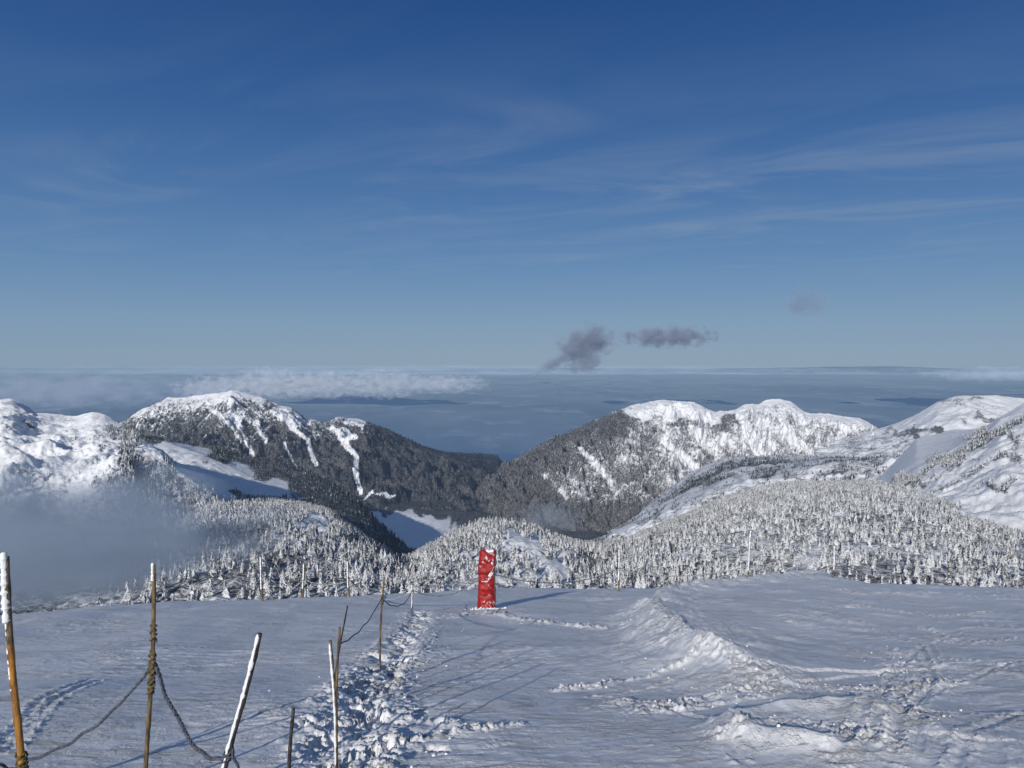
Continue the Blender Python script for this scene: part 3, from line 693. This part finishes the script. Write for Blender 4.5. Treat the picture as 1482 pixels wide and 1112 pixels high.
# ---------- clouds
def cloud(name,u,v,d,ru,rv,dens,col,seed,freq=2.0,sharp=3.0,depth=None,label='',kind=None,stretch=(1,1,1),tilt=0,thr=.5,aniso=0.0,soft=.45,rad=.75,glow=(.1,.1,.12)):
    c=S(u,v,d); rx=ru/F*d; rz=rv/F*d; ry=depth if depth else rx*.6
    import bmesh
    bm=bmesh.new(); bmesh.ops.create_icosphere(bm,subdivisions=4,radius=1.0)
    for q in bm.verts:
        k=1+.10*math.sin(q.co.x*5+seed)+.07*math.sin(q.co.z*7+q.co.y*4+seed*2); q.co*=k
    me=bpy.data.meshes.new(name); bm.to_mesh(me); bm.free()
    ob=bpy.data.objects.new(name,me); scene.collection.objects.link(ob); ob.location=Vector(c); ob.scale=(rx,ry,rz); ob.rotation_euler=(0,tilt,0)
    t=NT(name+'_vapour'); tc=t.n('ShaderNodeTexCoord').outputs['Object']
    ln=t.n('ShaderNodeVectorMath',operation='LENGTH'); t.t.links.new(tc,ln.inputs[0])
    off=t.n('ShaderNodeVectorMath',operation='ADD'); t.t.links.new(t.scalev(tc,stretch),off.inputs[0]); off.inputs[1].default_value=(seed*1.7,seed*.9,seed*.4)
    n=t.noise(off.outputs[0],freq,7,0.62,0.3)
    f=t.math('ADD',t.math('MULTIPLY',t.math('SUBTRACT',n,thr),sharp),t.math('SUBTRACT',rad,ln.outputs['Value']))
    den=t.math('MULTIPLY',t.rng(f,0,soft),dens)
    sc=t.n('ShaderNodeVolumePrincipled'); t.set(sc.inputs['Color'],C(*col)); t.set(sc.inputs['Density'],den); sc.inputs['Anisotropy'].default_value=aniso
    # added emission standing in for multiply scattered daylight inside the vapour
    sc.inputs['Emission Color'].default_value=C(*glow); t.set(sc.inputs['Emission Strength'],den)
    t.t.links.new(sc.outputs[0],t.out.inputs['Volume'])
    me.materials.append(t.m)
    if kind: ob['kind']=kind
    ob['label']=label; ob['category']='cloud'
    return ob
cloud('valley_mist',70,812,400,345,150,.065,(.46,.54,.66),3,freq=1.5,sharp=1.9,depth=130,label='grey mist filling the hollow below the slope',kind='stuff',thr=.44,soft=1.1,rad=.85,glow=(.052,.070,.102))
cloud('valley_mist',798,748,2300,72,34,.0055,(.55,.62,.75),9,freq=1.6,sharp=1.8,depth=110,label='thin wisp of mist above the valley',kind='stuff',soft=.7,glow=(.05,.065,.09))
cloud('dark_cloud',846,502,9000,46,36,.015,(.42,.48,.60),4,freq=1.9,sharp=3.4,label='small ragged grey cloud floating above the lowland',tilt=-.5,thr=.48,soft=.45,depth=240,glow=(.055,.068,.095))
cloud('cloud_tail',806,524,9000,42,11,.010,(.42,.48,.60),7,freq=2.2,sharp=3.0,label='thin trailing wisp beside a small grey cloud',tilt=-.45,thr=.47,soft=.5,depth=160,glow=(.055,.070,.10))
cloud('dark_cloud',962,488,9500,92,19,.014,(.42,.48,.60),6,freq=2.0,sharp=3.6,label='narrow ragged grey cloud drifting in clear sky',thr=.49,stretch=(3.2,1,1),depth=200,soft=.5,glow=(.055,.068,.095),tilt=-.03)
cloud('faint_cloud',1168,438,9500,42,28,.0030,(.42,.48,.6),8,freq=1.8,sharp=2.8,label='faint grey wisp of cloud in clear sky',thr=.47,depth=220,glow=(.055,.075,.11))
for (u,v,ru,rv,sd_,dn) in ((640,556,80,17,12,.0020),(560,556,80,25,15,.0026),(470,557,80,24,18,.0030),(385,557,85,27,19,.0030),(305,563,70,22,22,.0020)):
    cloud('cloud_bank',u,v,17000+sd_*60,ru,rv,dn,(.90,.92,.95),sd_,freq=2.6,sharp=4.6,depth=600,label='white cumulus bank along the horizon',kind='stuff',stretch=(2.4,2,1.2),thr=.53,soft=.5,rad=.8,glow=(.11,.13,.168))
cloud('cloud_bank',90,567,13500,280,30,.0020,(.54,.61,.73),14,freq=2.2,sharp=3.4,depth=600,label='grey low cloud bank over the lowland',kind='stuff',stretch=(4,2,1),thr=.48,soft=.7,glow=(.085,.11,.155))
cloud('cloud_bank',1440,542,26000,130,14,.0008,(.8,.84,.9),17,freq=1.8,sharp=2.6,depth=1000,label='pale low cloud bank on the horizon',kind='stuff',stretch=(4,2,1),thr=.48,soft=.8,glow=(.13,.16,.22))
cloud('cloud_bank',741,538,50000,1000,12,.00018,(.7,.76,.86),27,freq=2.0,sharp=2.6,depth=2500,label='thin veil of cloud along the horizon',kind='stuff',stretch=(9,2,1),thr=.46,soft=.8,glow=(.12,.165,.235))

# ---------- world
w=bpy.data.worlds.new('World'); scene.world=w; w.use_nodes=True; nt=w.node_tree; nt.nodes.clear()
o=nt.nodes.new('ShaderNodeOutputWorld'); bg=nt.nodes.new('ShaderNodeBackground'); sky=nt.nodes.new('ShaderNodeTexSky')
sky.sky_type='NISHITA'; sky.sun_disc=False; sky.sun_elevation=SUN_EL; sky.sun_rotation=SUN_AZ; sky.altitude=1900; sky.air_density=1.0; sky.dust_density=0.3; sky.ozone_density=1.0
tc=nt.nodes.new('ShaderNodeTexCoord'); sx=nt.nodes.new('ShaderNodeSeparateXYZ'); nt.links.new(tc.outputs['Generated'],sx.inputs[0])
def wm(op,a,b=0.0,c=0.0):
    n=nt.nodes.new('ShaderNodeMath'); n.operation=op
    for i,q in enumerate((a,b,c)):
        if isinstance(q,bpy.types.NodeSocket): nt.links.new(q,n.inputs[i])
        else: n.inputs[i].default_value=q
    return n.outputs[0]
def wmix(f,a,b):
    n=nt.nodes.new('ShaderNodeMix'); n.data_type='RGBA'
    for i,q in ((0,f),(6,a),(7,b)):
        if isinstance(q,bpy.types.NodeSocket): nt.links.new(q,n.inputs[i])
        else: n.inputs[i].default_value=q
    return n.outputs[2]
def wr(x,a,b,c=0.,d=1.):
    n=nt.nodes.new('ShaderNodeMapRange'); nt.links.new(x,n.inputs[0])
    for i,q in enumerate((a,b,c,d)): n.inputs[i+1].default_value=q
    return n.outputs[0]
ra=nt.nodes.new('ShaderNodeValToRGB'); cr=ra.color_ramp; nt.links.new(sx.outputs[2],ra.inputs[0])
stops=[(0,(.215,.315,.44)),(.05,(.185,.30,.45)),(.12,(.115,.235,.43)),(.2,(.068,.17,.375)),(.3,(.034,.112,.305)),(.43,(.014,.066,.225)),(1,(.02,.05,.15))]
cr.elements[0].position=0; cr.elements[0].color=(*stops[0][1],1); cr.elements[1].position=1; cr.elements[1].color=(*stops[-1][1],1)
for ps,c in stops[1:-1]:
    e=cr.elements.new(ps); e.color=(*c,1)
sc=nt.nodes.new('ShaderNodeVectorMath'); sc.operation='SCALE'; nt.links.new(ra.outputs[0],sc.inputs[0]); sc.inputs[3].default_value=10.0
base=wmix(wm('MULTIPLY',wr(sx.outputs[2],.45,.65,.95,.5),wr(sx.outputs[1],-.2,.25,.4,1.0)),sky.outputs[0],sc.outputs[0])
# high cirrus on a flat layer far overhead
dz=wm('MAXIMUM',sx.outputs[2],0.03); cxn=wm('DIVIDE',sx.outputs[0],dz); cyn=wm('DIVIDE',sx.outputs[1],dz)
cb=nt.nodes.new('ShaderNodeCombineXYZ'); nt.links.new(wm('ADD',wm('MULTIPLY',cxn,.34),wm('MULTIPLY',cyn,-.12)),cb.inputs[0]); nt.links.new(wm('ADD',wm('MULTIPLY',cyn,.65),wm('MULTIPLY',cxn,.34)),cb.inputs[1]); cb.inputs[2].default_value=2.35
def wn(scale,det,rough,dist):
    n=nt.nodes.new('ShaderNodeTexNoise'); n.inputs['Scale'].default_value=scale; n.inputs['Detail'].default_value=det; n.inputs['Roughness'].default_value=rough; n.inputs['Distortion'].default_value=dist; nt.links.new(cb.outputs[0],n.inputs['Vector']); return n.outputs['Fac']
m1=wr(wn(1.5,8,.60,1.2),.42,.86); m2=wr(wn(.7,3,.5,.3),.38,.66)
fade=wm('MULTIPLY',wr(sx.outputs[2],.07,.15),wr(sx.outputs[2],.25,.35,1.0,.15))
f=wm('MULTIPLY',wm('MULTIPLY',wm('MULTIPLY',m1,m2),fade),.50)
fin=wmix(f,base,(3.2,3.8,4.7,1))
nt.links.new(fin,bg.inputs[0]); bg.inputs[1].default_value=0.1; nt.links.new(bg.outputs[0],o.inputs[0])
L=bpy.data.lights.new('sun','SUN'); L.energy=4.1; L.angle=math.radians(.53); L.color=(1,.955,.89)
lo_=bpy.data.objects.new('sun',L); scene.collection.objects.link(lo_)
sd=Vector((math.sin(SUN_AZ)*math.cos(SUN_EL),math.cos(SUN_AZ)*math.cos(SUN_EL),math.sin(SUN_EL)))
lo_.rotation_euler=(-sd).to_track_quat('-Z','Y').to_euler()
cam=bpy.data.cameras.new('camera'); co=bpy.data.objects.new('camera',cam); scene.collection.objects.link(co)
co.location=(0,0,EYE); co.rotation_euler=(math.pi/2-PITCH,0,0); cam.sensor_width=36; cam.lens=36*F/1482; cam.clip_start=.1; cam.clip_end=200000
scene.camera=co
scene.view_settings.view_transform='Standard'; scene.view_settings.look='None'; scene.view_settings.exposure=0
